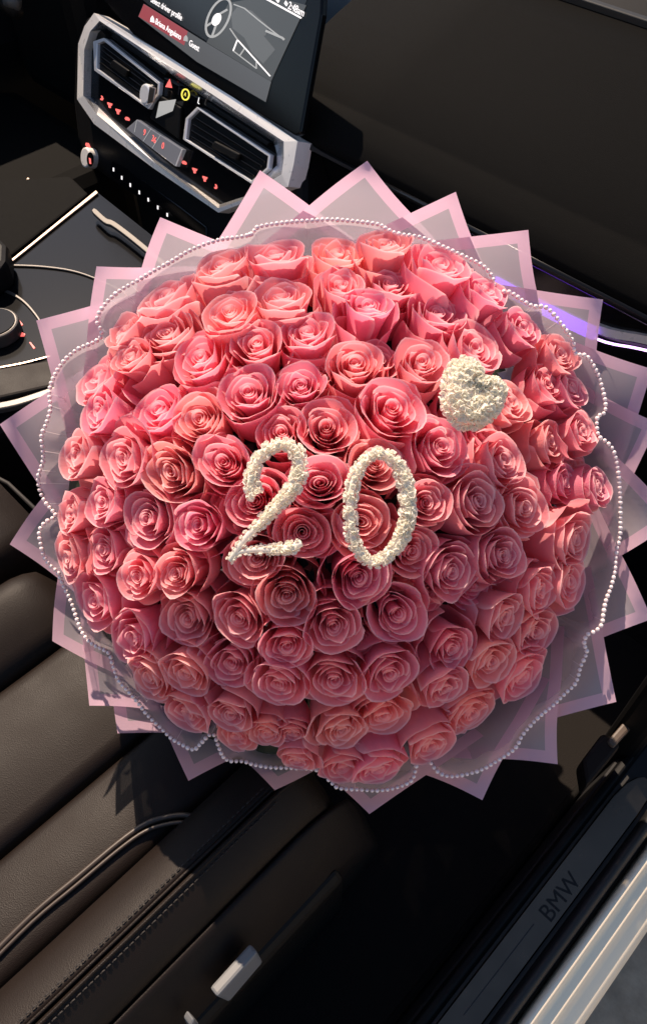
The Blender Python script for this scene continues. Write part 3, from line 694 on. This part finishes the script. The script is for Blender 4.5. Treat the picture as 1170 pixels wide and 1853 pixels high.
def wrap():
    base = at_depth(590, 905, 1.42 * KB)
    t = thing('bouquet_wrap', base, 'big pink bordered frosted paper and tulle wrap edged with pearls around the roses', 'bouquet wrap')
    rng = random.Random(3)
    for k, (T, e1, e2) in enumerate(PAPERS):
        T = Vector(T); e1 = Vector(e1).normalized(); e2 = Vector(e2).normalized(); Ln = 250; bw = 22 / Ln
        cuts = [0, bw * .5, bw, .15, .2, .26, .32, .39, .46, .54, .62, .8, 1]
        n = len(cuts); V, F, mi = [], [], []
        ph = rng.uniform(0, 6); am = rng.uniform(.003, .009); b1, b2 = rng.uniform(-5, 5), rng.uniform(-5, 5); curl = rng.uniform(-.010, .016)
        for i, a in enumerate(cuts):
            for j, b in enumerate(cuts):
                p = T + e1 * (a * Ln) + e2 * (b * Ln) + e1 * (b1 * math.sin(math.pi * min(1, b * 1.6)) * (1 - a)) + e2 * (b2 * math.sin(math.pi * min(1, a * 1.6)) * (1 - b))
                d = paper_depth(p.x, p.y) + .016 * (b - a) + am * math.sin(5 * a + ph) * math.sin(4 * b + ph) + (k % 2) * .002 - curl * max(0, 1 - (a + b) / .42) ** 1.6
                V.append(at_depth(p.x, p.y, d))
        for i in range(n - 1):
            for j in range(n - 1):
                F.append([i * n + j, i * n + j + 1, (i + 1) * n + j + 1, (i + 1) * n + j])
                mi.append(0 if i >= 2 and j >= 2 else 1)
        o = mesh_obj('paper_sheet', V, F, M['paper'], t, True)
        o.data.materials.append(M['paper_border'])
        for f, m_ in zip(o.data.polygons, mi): f.material_index = m_
    # the closed cone of paper below the ruff, down to the tied stems
    V, F = [], []; ns = 60
    prof = [(330, 1.165), (240, 1.22), (150, 1.27), (85, 1.31), (62, 1.34), (70, 1.37), (95, 1.42)]
    for r, d in prof:
        for i in range(ns):
            a = 2 * math.pi * i / ns; rr = r * (1 + .05 * math.cos(12 * a))
            V.append(at_depth(BC[0] + rr * math.cos(a), BC[1] + 10 + rr * math.sin(a), d * KB))
    for q in range(len(prof) - 1):
        for i in range(ns): F.append([q * ns + i, q * ns + (i + 1) % ns, (q + 1) * ns + (i + 1) % ns, (q + 1) * ns + i])
    mesh_obj('paper_cone', V, F, M['wrap'], t, True)
    # tulle collar, gathered, and the string of pearls on its edge
    P = smooth_path([Vector(p) for p in PEARL], 5, True); N = len(P)
    dep = [.846 * KB + .006 * math.sin(i * .11) + .004 * math.sin(i * .041 + 1) for i in range(N)]
    edge = [at_depth(p.x, p.y, d) for p, d in zip(P, dep)]
    V, F = [], []; rows = 9; rng = random.Random(5)
    pl = [rng.uniform(-1, 1) for _ in range(N)]
    for i in range(N):
        p = P[i]; c = Vector(BC); v = p - c; ang = math.atan2(v.y, v.x)
        inner = c + v.normalized() * 405
        for r in range(rows):
            s = r / (rows - 1); q = inner.lerp(p, s)
            gather = .010 * math.sin(ang * 46 + 2 * math.sin(ang * 7)) * (1 - s) * s * 2 + .004 * pl[i] * (1 - s)
            V.append(at_depth(q.x, q.y, dep[i] + .15 * (1 - s) ** .62 + gather))
    for i in range(N):
        j = (i + 1) % N
        for r in range(rows - 1): F.append([i * rows + r, i * rows + r + 1, j * rows + r + 1, j * rows + r])
    mesh_obj('tulle_collar', V, F, M['tulle'], t, True)
    # a few gathered threads in the tulle
    SV, SF = [], []
    for k in range(34):
        i = rng.randrange(N); r0 = rng.uniform(.5, .75)
        a = [Vector(V[i * rows + r]) + AX * .0012 for r in range(int(r0 * rows), rows)]
        g, f = tube_geo(a, .00035, 4); SF += [[x + len(SV) for x in q] for q in f]; SV += g
    o = mesh_obj('tulle_threads', SV, SF, M['thread_white'], t, True); tag(o, kind='stuff')
    # pearls
    V, F = [], []; acc = 0.0; step = .0047
    seg, rg = 8, 6; last = None
    def ball(c, r):
        b = len(V); V.append(c + Vector((0, 0, r)))
        for a in range(1, rg):
            th = math.pi * a / rg
            for k in range(seg): V.append(c + Vector((math.sin(th) * math.cos(2 * math.pi * k / seg), math.sin(th) * math.sin(2 * math.pi * k / seg), math.cos(th))) * r)
        V.append(c - Vector((0, 0, r))); e = len(V) - 1
        for k in range(seg):
            F.append([b, b + 1 + k, b + 1 + (k + 1) % seg]); F.append([e, b + 1 + (rg - 2) * seg + (k + 1) % seg, b + 1 + (rg - 2) * seg + k])
        for a in range(rg - 2):
            for k in range(seg): F.append([b + 1 + a * seg + k, b + 1 + (a + 1) * seg + k, b + 1 + (a + 1) * seg + (k + 1) % seg, b + 1 + a * seg + (k + 1) % seg])
    for i in range(N):
        a, b = edge[i], edge[(i + 1) % N]; L = (b - a).length
        while acc < L:
            ball(a.lerp(b, acc / L) + AX * .001, .0021 * rng.uniform(.88, 1.1)); acc += step
        acc -= L
    o = mesh_obj('pearl_trim', V, F, M['pearl'], t, True); tag(o, kind='stuff')
wrap()

# ---- roses
def petal_mesh(name, phi0, R, H, span, curl, seed, spiral=.05, zb=-2.9, tip=.05, nu=11, rin=None, rimw=1.0, drop=.07):
    rng = random.Random(seed)
    vs = [0, .2, .38, .54, .68, .79, .88, .94, .97, .985, 1.0]
    a1, a2, w1, w2 = rng.uniform(0, 6), rng.uniform(0, 6), rng.uniform(.02, .05), rng.uniform(.015, .05)
    off = rng.uniform(-.25, .25); V, F, A = [], [], []; rin = R if rin is None else rin
    for v in vs:
        bulge = min(1, .20 + 1.02 * math.sin(min(1, v / .72) * math.pi / 2) ** .9 * .80)
        for k in range(nu):
            u = -1 + 2 * k / (nu - 1)
            wid = .55 + .45 * math.sin(min(1, v / .55) * math.pi / 2)
            wid *= 1 - .16 * max(0, (v - .72) / .28) ** 2
            phi = phi0 + u * span / 2 * wid
            c = max(0, (v - .66) / .34) ** 1.8
            q = max(0, min(1, (v - .60) / .40)); Rv = rin + (R - rin) * q ** 1.25
            r = Rv * bulge + spiral * u * (0.4 + .6 * v)
            r += curl * c * (1 + .35 * math.cos(math.pi * (u - off))) 
            r += w1 * math.sin(3.1 * u + a1) * v ** 3 * R + w2 * math.sin(6.5 * u + a2) * c * .8
            hh = v - drop * abs(u - off * .3) ** 2.6 * v ** 2 + tip * math.exp(-((u - off) / .22) ** 2) * v ** 6
            z = zb + (H) * hh - curl * .75 * max(0, (v - .84) / .16) ** 2 * (.8 + .4 * math.cos(math.pi * (u - off)))
            z += w2 * .7 * math.sin(5 * u + a1) * v ** 5
            V.append((r * math.cos(phi), r * math.sin(phi), z))
            e = max((v - .968) / .028, (abs(u) - .97) / .03 * (v > .6)); A.append(max(0, min(1, e)) * rimw)
    for j in range(len(vs) - 1):
        for k in range(nu - 1): F.append([j * nu + k, j * nu + k + 1, (j + 1) * nu + k + 1, (j + 1) * nu + k])
    me = bpy.data.meshes.new(name); me.from_pydata(V, [], F); me.update()
    for f in me.polygons: f.use_smooth = True
    at = me.attributes.new('rim', 'FLOAT', 'POINT'); at.data.foreach_set('value', A)
    me.materials.append(M['petal'])
    return me
def heart_mesh(name, seed, Rmax=.36, zb=-1.5):
    """the tight middle: a rolled petal spiral"""
    rng = random.Random(seed); V, F, A = [], [], []; n = 74; rows = 6
    turns = rng.uniform(2.7, 3.4); ex = rng.uniform(.88, 1.1)
    for i in range(n):
        s = i / (n - 1); a = s * turns * 2 * math.pi; r = .035 + (Rmax - .035) * s ** .95
        for j in range(rows):
            v = j / (rows - 1); top = -.20 + .12 * math.sin(s * 2.6) + .035 * math.sin(a * .83 + seed) + .03 * math.sin(a * 2.1)
            z = top - (1 - v) ** 1.3 * (1.1); rr = r * (.75 + .25 * v) * (1 + .05 * math.sin(a * 1.4 + seed)) + .02 * (v > .9)
            V.append((rr * math.cos(a) * ex, rr * math.sin(a) / ex, z)); A.append(.8 if j == rows - 1 else 0)
    for i in range(n - 1):
        for j in range(rows - 1): F.append([i * rows + j, (i + 1) * rows + j, (i + 1) * rows + j + 1, i * rows + j + 1])
    me = bpy.data.meshes.new(name); me.from_pydata(V, [], F); me.update()
    for f in me.polygons: f.use_smooth = True
    at = me.attributes.new('rim', 'FLOAT', 'POINT'); at.data.foreach_set('value', A)
    me.materials.append(M['petal']); return me

def stem_mesh():
    V, F = tube_geo([(0, 0, -2.75), (0, 0, -3.0), (0, 0, -3.4), (0, 0, -6.5)], [.28, .20, .12, .11], 7)
    me = bpy.data.meshes.new('stem'); me.from_pydata([tuple(v) for v in V], [], F); me.materials.append(M['stem']); return me
STEM = stem_mesh()

def rose_variant(seed, openness):
    """part meshes of one rose head, radius 1 and rim at z = 0"""
    rng = random.Random(seed); parts = [('bud_core', heart_mesh('bud_core', seed, .34))]
    g = rng.uniform(0, 6.28)
    tight = rng.random()
    k0 = .40 + .06 * openness
    shells = [(3, k0 + .08, 2.74 + .12 * tight, 178, .00, .05, .26), (3, .71, 2.86, 172, .015, .06, .42), (3, .95, 2.88, 168, .02 + .09 * openness, .07, .66)]
    i = 0
    for si, (n, R, H, sp, cu, sl, ri) in enumerate(shells):
        for k in range(n):
            ph = g + 2 * math.pi * k / n + rng.uniform(-.18, .18)
            parts.append(('petal', petal_mesh('petal', ph, R * rng.uniform(.97, 1.04), H * rng.uniform(.985, 1.02), rad(sp * rng.uniform(.94, 1.08)), cu * rng.uniform(.3, 1.7),
                                              rng.random(), sl, tip=rng.uniform(.0, .05), rin=ri)))
        g += rng.uniform(.5, 1.1)
    # loose outer petals, lower and folding outwards
    for k in range(2):
        ph = g + 2 * math.pi * k / 2 + rng.uniform(-.6, .6); wild = rng.random() < .45
        parts.append(('petal', petal_mesh('petal', ph, 1.12 * rng.uniform(.97, 1.05), rng.uniform(2.2, 2.9), rad(rng.uniform(160, 215)), (rng.uniform(.18, .34) if wild else rng.uniform(.02, .12)) * (.6 + .6 * openness),
                                          rng.random(), .06, tip=rng.uniform(.08, .16) if wild else rng.uniform(.01, .06), drop=.09 if wild else .05)))
    parts.append(('stem', STEM)); return parts
VARIANTS = [rose_variant(11 + 7 * k, (k * .37) % 1) for k in range(10)]

# bloom centres and radii as seen in the photograph (they are dropped onto the dome of the bouquet)
ROSES = [(497, 445, 45), (612, 440, 48), (697, 437, 45), (400, 470, 46), (795, 480, 49), (619, 506, 38), (710, 502, 48), (509, 524, 50), (879, 529, 38),
    (292, 518, 48), (414, 561, 45), (667, 547, 46), (797, 555, 46), (555, 586, 45), (223, 595, 40), (295, 595, 47), (461, 611, 43), (356, 636, 49),
    (238, 646, 45), (645, 649, 49), (768, 647, 46), (865, 625, 49), (943, 596, 34), (1014, 641, 38), (167, 677, 45), (445, 701, 50), (542, 686, 42),
    (998, 690, 48), (935, 722, 44), (1047, 696, 40), (180, 743, 47), (275, 732, 48), (357, 753, 50), (710, 737, 52), (506, 773, 46), (591, 766, 48),
    (803, 805, 49), (139, 824, 43), (221, 829, 56), (306, 853, 53), (404, 835, 48), (682, 838, 46), (578, 873, 52), (1009, 796, 45), (1055, 779, 42),
    (921, 830, 46), (1039, 872, 46), (869, 906, 50), (772, 909, 46), (458, 907, 50), (180, 909, 41), (260, 938, 48), (357, 950, 48), (122, 928, 36),
    (957, 919, 48), (654, 945, 50), (547, 964, 49), (1082, 880, 38), (1041, 976, 42), (916, 1005, 47), (751, 1000, 48), (823, 1038, 49), (460, 1014, 51),
    (120, 1008, 44), (176, 997, 44), (252, 1041, 41), (319, 1037, 50), (649, 1046, 51), (519, 1079, 55), (981, 1070, 48), (1041, 1055, 42), (162, 1090, 45),
    (332, 1126, 51), (429, 1122, 48), (519, 1168, 49), (604, 1133, 52), (721, 1114, 52), (917, 1119, 43), (232, 1160, 48), (823, 1180, 48), (977, 1150, 45),
    (894, 1204, 46), (335, 1220, 46), (414, 1206, 46), (503, 1236, 47), (605, 1232, 48), (706, 1222, 49), (958, 1238, 47), (804, 1245, 39), (268, 1226, 40),
    (337, 1296, 45), (417, 1292, 46), (528, 1335, 46), (618, 1323, 43), (696, 1306, 43), (864, 1306, 42), (778, 1350, 41), (424, 1347, 42), (621, 1392, 44),
    (538, 1372, 38), (682, 1389, 42), (746, 1052, 30), (880, 1010, 24), (765, 735, 34), (905, 770, 40), (870, 715, 40), (400, 905, 30), (350, 1180, 26), (493, 1303, 38), (697, 622, 38), (797, 1092, 34), (326, 697, 34), (570, 645, 32), (880, 1075, 32), (655, 1180, 32), (482, 1332, 45), (1002, 640, 40), (1070, 830, 40)]

HOURS = 'twelve one two three four five six seven eight nine ten eleven'.split()
def clock(px, py):
    a = math.degrees(math.atan2(px - 565, -(py - 925))) % 360
    m = round(a / 360 * 72) % 72; h, mi = divmod(m, 6)
    if mi == 0: return HOURS[h] + ' sharp'
    if mi <= 3: return ['ten past ', 'twenty past ', 'half past '][mi - 1] + HOURS[h]
    return ['twenty to ', 'ten to '][mi - 4] + HOURS[(h + 1) % 12]
SPECIAL = {(803, 805): 'wide pink rose just below the white heart', (578, 873): 'open pink rose between the white numerals two and zero', (654, 945): 'pink rose framed in the lower half of the white zero',
    (682, 838): 'pink rose framed in the upper half of the white zero', (458, 907): 'pink rose half hidden under the diagonal stroke of the white two', (460, 1014): 'pink rose directly under the foot of the white two',
    (547, 964): 'pink rose above the right end of the foot of the white two', (649, 1046): 'pink rose touching the bottom of the white zero', (404, 835): 'deep pink rose left of the upper curl of the white two',
    (506, 773): 'pink rose directly above the top of the white two', (772, 909): 'pink rose against the right side of the white zero', (865, 625): 'coral rose directly above the white heart', (935, 722): 'coral rose touching the right lobe of the white heart',
    (482, 1332): 'pink rose just above the lowest pearl trim stretch beside the inward fold', (1002, 640): 'coral rose just below the violet glow, between the white heart and the pearl trim',
    (1070, 830): 'partly hidden pink rose under the veil beside the three o clock rim', (943, 596): 'small closed pink bud near the violet glow at upper right', (221, 829): 'largest wide open coral rose near the left edge of the dome'}
def roses():
    rng = random.Random(21); seen = set()
    for k, (px, py, r) in enumerate(ROSES):
        near = sorted(math.hypot(px - a, py - b) for a, b, c in ROSES[:101])[0 if k >= 101 else 1]
        dd = math.hypot(px - 565, py - 935); f_ = min(1, 462 / dd)      # the dome flattens into a rim past this radius
        p, n, dist = on_dome(565 + (px - 565) * f_, 935 + (py - 935) * f_)
        if f_ < 1: p = at_depth(px, py, (p - CAM).dot(FWD) + (dd - 462) * .00025)
        filler = k >= 101
        if filler and (px, py) != (482, 1332): p = p - n * .018
        depth = (p - CAM).dot(FWD)
        t_ = min(1, math.hypot(px - 565, py - 935) / 480)
        if not filler: p = p + n * rng.uniform(-.006, .006)
        R = min(r, .56 * near + 6) * depth / FPX * (1.0 + .15 * t_ * t_)
        jit = Vector((rng.uniform(-1, 1), rng.uniform(-1, 1), rng.uniform(-1, 1))) * .09
        rad_ = n - AX * n.dot(AX); z = (n + rad_ * (.30 - .24 * min(1, math.hypot(px - 565, py - 935) / 480) ** 3 * (1 if px > 700 else .3)) + jit).normalized(); x = z.orthogonal().normalized(); y = z.cross(x)
        root = bpy.data.objects.new('rose', None); COL.objects.link(root)
        if (px, py) in SPECIAL: lab = SPECIAL[(px, py)]
        elif filler: lab = '%s sunken pink rose between its neighbours, towards %s on the dome' % ('narrow' if r < 33 else 'broad', clock(px, py))
        else:
            d = math.hypot(px - 565, py - 925)
            ring = 'outer edge' if d > 415 else 'outer half' if d > 290 else 'inner half' if d > 150 else 'middle'
            size = 'small' if r < 42 else 'large' if r > 49 else 'medium'
            side = 'in warm sunlight' if py < 760 and px < 900 else 'in soft shade' if py > 1000 else 'in half shade'
            lab = '%s pink rose %s, %s of the dome towards %s' % (size, side, ring, clock(px, py))
        if lab in seen: lab = lab.replace('outer edge of the dome', 'outermost, half under the tulle,')
        seen.add(lab)
        tag(root, lab, 'rose', 'pink roses in the bouquet')
        sx = rng.uniform(.90, 1.10); sy = 1 / sx * rng.uniform(.97, 1.05)
        rot = Matrix.Rotation(rng.uniform(0, 6.28), 3, 'Z')
        B = Matrix(((x.x, y.x, z.x), (x.y, y.y, z.y), (x.z, y.z, z.z))) @ rot @ Matrix.Diagonal((sx, sy, rng.uniform(1.0, 1.18))) * R
        root.matrix_world = Matrix.Translation(p) @ B.to_4x4()
        tint = rng.uniform(-1, 1); br = rng.uniform(.90, 1.04)
        colr = (br, br * (1 + .12 * tint), br * (1 - .08 * tint), 1)
        for nm, me in VARIANTS[rng.randrange(10)]:
            o = bpy.data.objects.new(nm, me); COL.objects.link(o); o.parent = root; o.color = colr
roses()
def gap_leaves():  # leaves added below the blooms so the gaps between roses turn dark
    rng = random.Random(4); V, F = [], []
    e1 = AX.orthogonal().normalized(); e2 = AX.cross(e1)
    for k in range(900):
        th = math.acos(1 - rng.random() * (1 - math.cos(rad(63)))); ph = rng.uniform(0, 6.283)
        n = AX * math.cos(th) + (e1 * math.cos(ph) + e2 * math.sin(ph)) * math.sin(th)
        c = DOME_C + n * (DOME_R - rng.uniform(.050, .068)); a = n.orthogonal().normalized(); a = Matrix.Rotation(rng.uniform(0, 6.283), 3, n) @ a
        b = n.cross(a); L = rng.uniform(.020, .030); W = L * .36; i = len(V)
        V += [c - a * L, c - a * L * .3 + b * W + n * .003, c - a * L * .3 - b * W + n * .003, c + a * L * .45 + b * W * .8, c + a * L * .45 - b * W * .8, c + a * L - n * .003]
        F += [[i, i + 2, i + 1], [i + 1, i + 2, i + 4, i + 3], [i + 3, i + 4, i + 5]]
    o = mesh_obj('leaves', V, F, M['leaf'], None); tag(o, 'added dark green leaves that darken the gaps under the roses', 'leaves', kind='stuff')
gap_leaves()

# ---- white blossom numerals and heart standing on the roses
def floret_mesh(seed):
    rng = random.Random(seed); V, F = [], []
    for k in range(7):
        ph = k * 2.4 + rng.uniform(-.3, .3); el = rng.uniform(.15, 1.1); b = len(V)
        d = Vector((math.cos(ph) * math.cos(el), math.sin(ph) * math.cos(el), math.sin(el))); s = Vector((-math.sin(ph), math.cos(ph), 0)); u = d.cross(s)
        for i, (a, w, c) in enumerate(((.1, .25, 0), (.55, .62, -.12), (.9, .62, .0), (1.05, .34, .22))):
            for t in (-1, -.35, .35, 1):
                p = d * a + s * (w * t) + u * (c + .16 * (t * t) * (1 if k % 2 else -1) + rng.uniform(-.06, .06))
                V.append(tuple(p))
        for i in range(3):
            for j in range(3): F.append([b + i * 4 + j, b + i * 4 + j + 1, b + i * 4 + j + 5, b + i * 4 + j + 4])
    me = bpy.data.meshes.new('blossom'); me.from_pydata(V, [], F); me.update()
    for f in me.polygons: f.use_smooth = True
    me.materials.append(M['floret']); return me
FLO = [floret_mesh(s) for s in range(6)]
def floret(p, n, r, parent, rng):
    o = bpy.data.objects.new('blossom', FLO[rng.randrange(6)]); COL.objects.link(o)
    q = n.to_track_quat('Z', 'Y').to_matrix() @ Matrix.Rotation(rng.uniform(0, 6.28), 3, 'Z') * (r * rng.uniform(.8, 1.2))
    o.parent = parent; o.matrix_local = Matrix.Translation(p - parent.location) @ q.to_4x4()
def numeral(name, pts, widths, label, cat, lift, closed=False):
    rng = random.Random(name)
    P = smooth_path([Vector((p[0], p[1], w)) for p, w in zip(pts, widths)], 6, closed)
    if closed: P.append(P[0])
    W = []
    for p in P:
        q, n, d = on_dome(p.x, p.y, lift); W.append((q, n, p.z * .84 * (q - CAM).dot(FWD) / FPX))
    t = thing(name, W[0][0], label, cat)
    tube('foam_core', [w[0] for w in W], [w[2] * .62 for w in W], M['floret'], t, 8)
    step = .0040; acc = 0
    for i in range(len(W) - 1):
        a, b = W[i], W[i + 1]; dv = b[0] - a[0]; L = dv.length; dv.normalize()
        while acc < L:
            s = acc / L; c = a[0].lerp(b[0], s); n = a[1]; r = a[2] + (b[2] - a[2]) * s; sd = dv.cross(n).normalized()
            k = max(2, round(r * 2.5 / .0047)); ph = rng.uniform(-.25, .25)
            for j in range(k):
                th = -1.35 + 2.7 * j / (k - 1) + ph
                nn = (n * math.cos(th) + sd * math.sin(th)).normalized()
                floret(c + nn * r * .60 + dv * rng.uniform(-.0014, .0014), (nn + dv * rng.uniform(-.4, .4)).normalized(), min(.0034, r * .5), t, rng)
            acc += step
        acc -= L
    return t
numeral('numeral_two', [(463, 893), (455, 868), (463, 840), (482, 815), (508, 804), (532, 813), (542, 838), (539, 866), (522, 893), (495, 922), (468, 950), (444, 975), (424, 1002), (416, 1014),
                        (432, 1000), (462, 995), (500, 995), (528, 990), (546, 983)],
        [19, 18, 17, 16, 15, 17, 18, 19, 18, 16, 14, 12, 11, 9, 9, 11, 14, 15, 11], 'white blossom covered numeral two standing on the middle of the roses', 'numeral', .016)
numeral('numeral_zero', [(688, 820), (714, 836), (730, 868), (737, 910), (733, 950), (717, 985), (694, 1010), (671, 1017), (651, 1002), (637, 970), (633, 930), (635, 888), (647, 850), (666, 827)],
        [14, 16, 18, 19, 19, 18, 15, 14, 15, 16, 16, 16, 15, 14], 'white blossom covered numeral zero standing beside the two on the roses', 'numeral', .016, True)

def heart():
    rng = random.Random(9)
    out = [(826, 655), (812, 665), (802, 685), (798, 712), (802, 738), (812, 760), (832, 776), (850, 774), (872, 768), (892, 752), (903, 733), (906, 712), (898, 697), (884, 690), (870, 692), (859, 690), (857, 668), (844, 653)]
    P = smooth_path([Vector(p) for p in out], 2, True); c = Vector((850, 716))
    q0, n0, d0 = on_dome(c.x, c.y, .016); t = thing('heart_ornament', q0, 'solid white blossom covered heart standing on the roses at upper right', 'heart')
    pl = Plane(q0, (n0 + AX * .6).normalized(), RIGHT)
    V, F = [], []; n = len(P)
    rings = [(1.0, -.004), (1.0, .002), (.86, .010), (.6, .014), (.3, .012)]
    for s, h in rings:
        for p in P: e = c + (p - c) * s * .85; V.append(pl.at(e.x, e.y, 0) + pl.n * h)
    for r in range(len(rings) - 1):
        for i in range(n): F.append([r * n + i, r * n + (i + 1) % n, (r + 1) * n + (i + 1) % n, (r + 1) * n + i])
    F += [list(range(n - 1, -1, -1)), list(range((len(rings) - 1) * n, len(rings) * n))]
    fix_normals(mesh_obj('foam_core', V, F, M['floret'], t, True))
    for s, h, tilt, k in ((.97, .002, .9, 40), (.86, .0095, .5, 36), (.70, .013, .25, 29), (.50, .014, .1, 20), (.30, .012, .0, 12), (.1, .010, 0, 3)):
        for i in range(k):
            f = (i + rng.uniform(-.2, .2)) / k * n; a = P[int(f) % n].lerp(P[(int(f) + 1) % n], f % 1); e = c + (a - c) * s
            p = pl.at(e.x, e.y, 0) + pl.n * h; o = (p - pl.at(c.x, c.y, 0)); o -= pl.n * o.dot(pl.n)
            nn = pl.n + (o.normalized() * tilt if o.length > 1e-6 else Vector()) + Vector((rng.uniform(-1, 1), rng.uniform(-1, 1), rng.uniform(-1, 1))) * .25
            floret(p, nn.normalized(), .0039, t, rng)
heart()
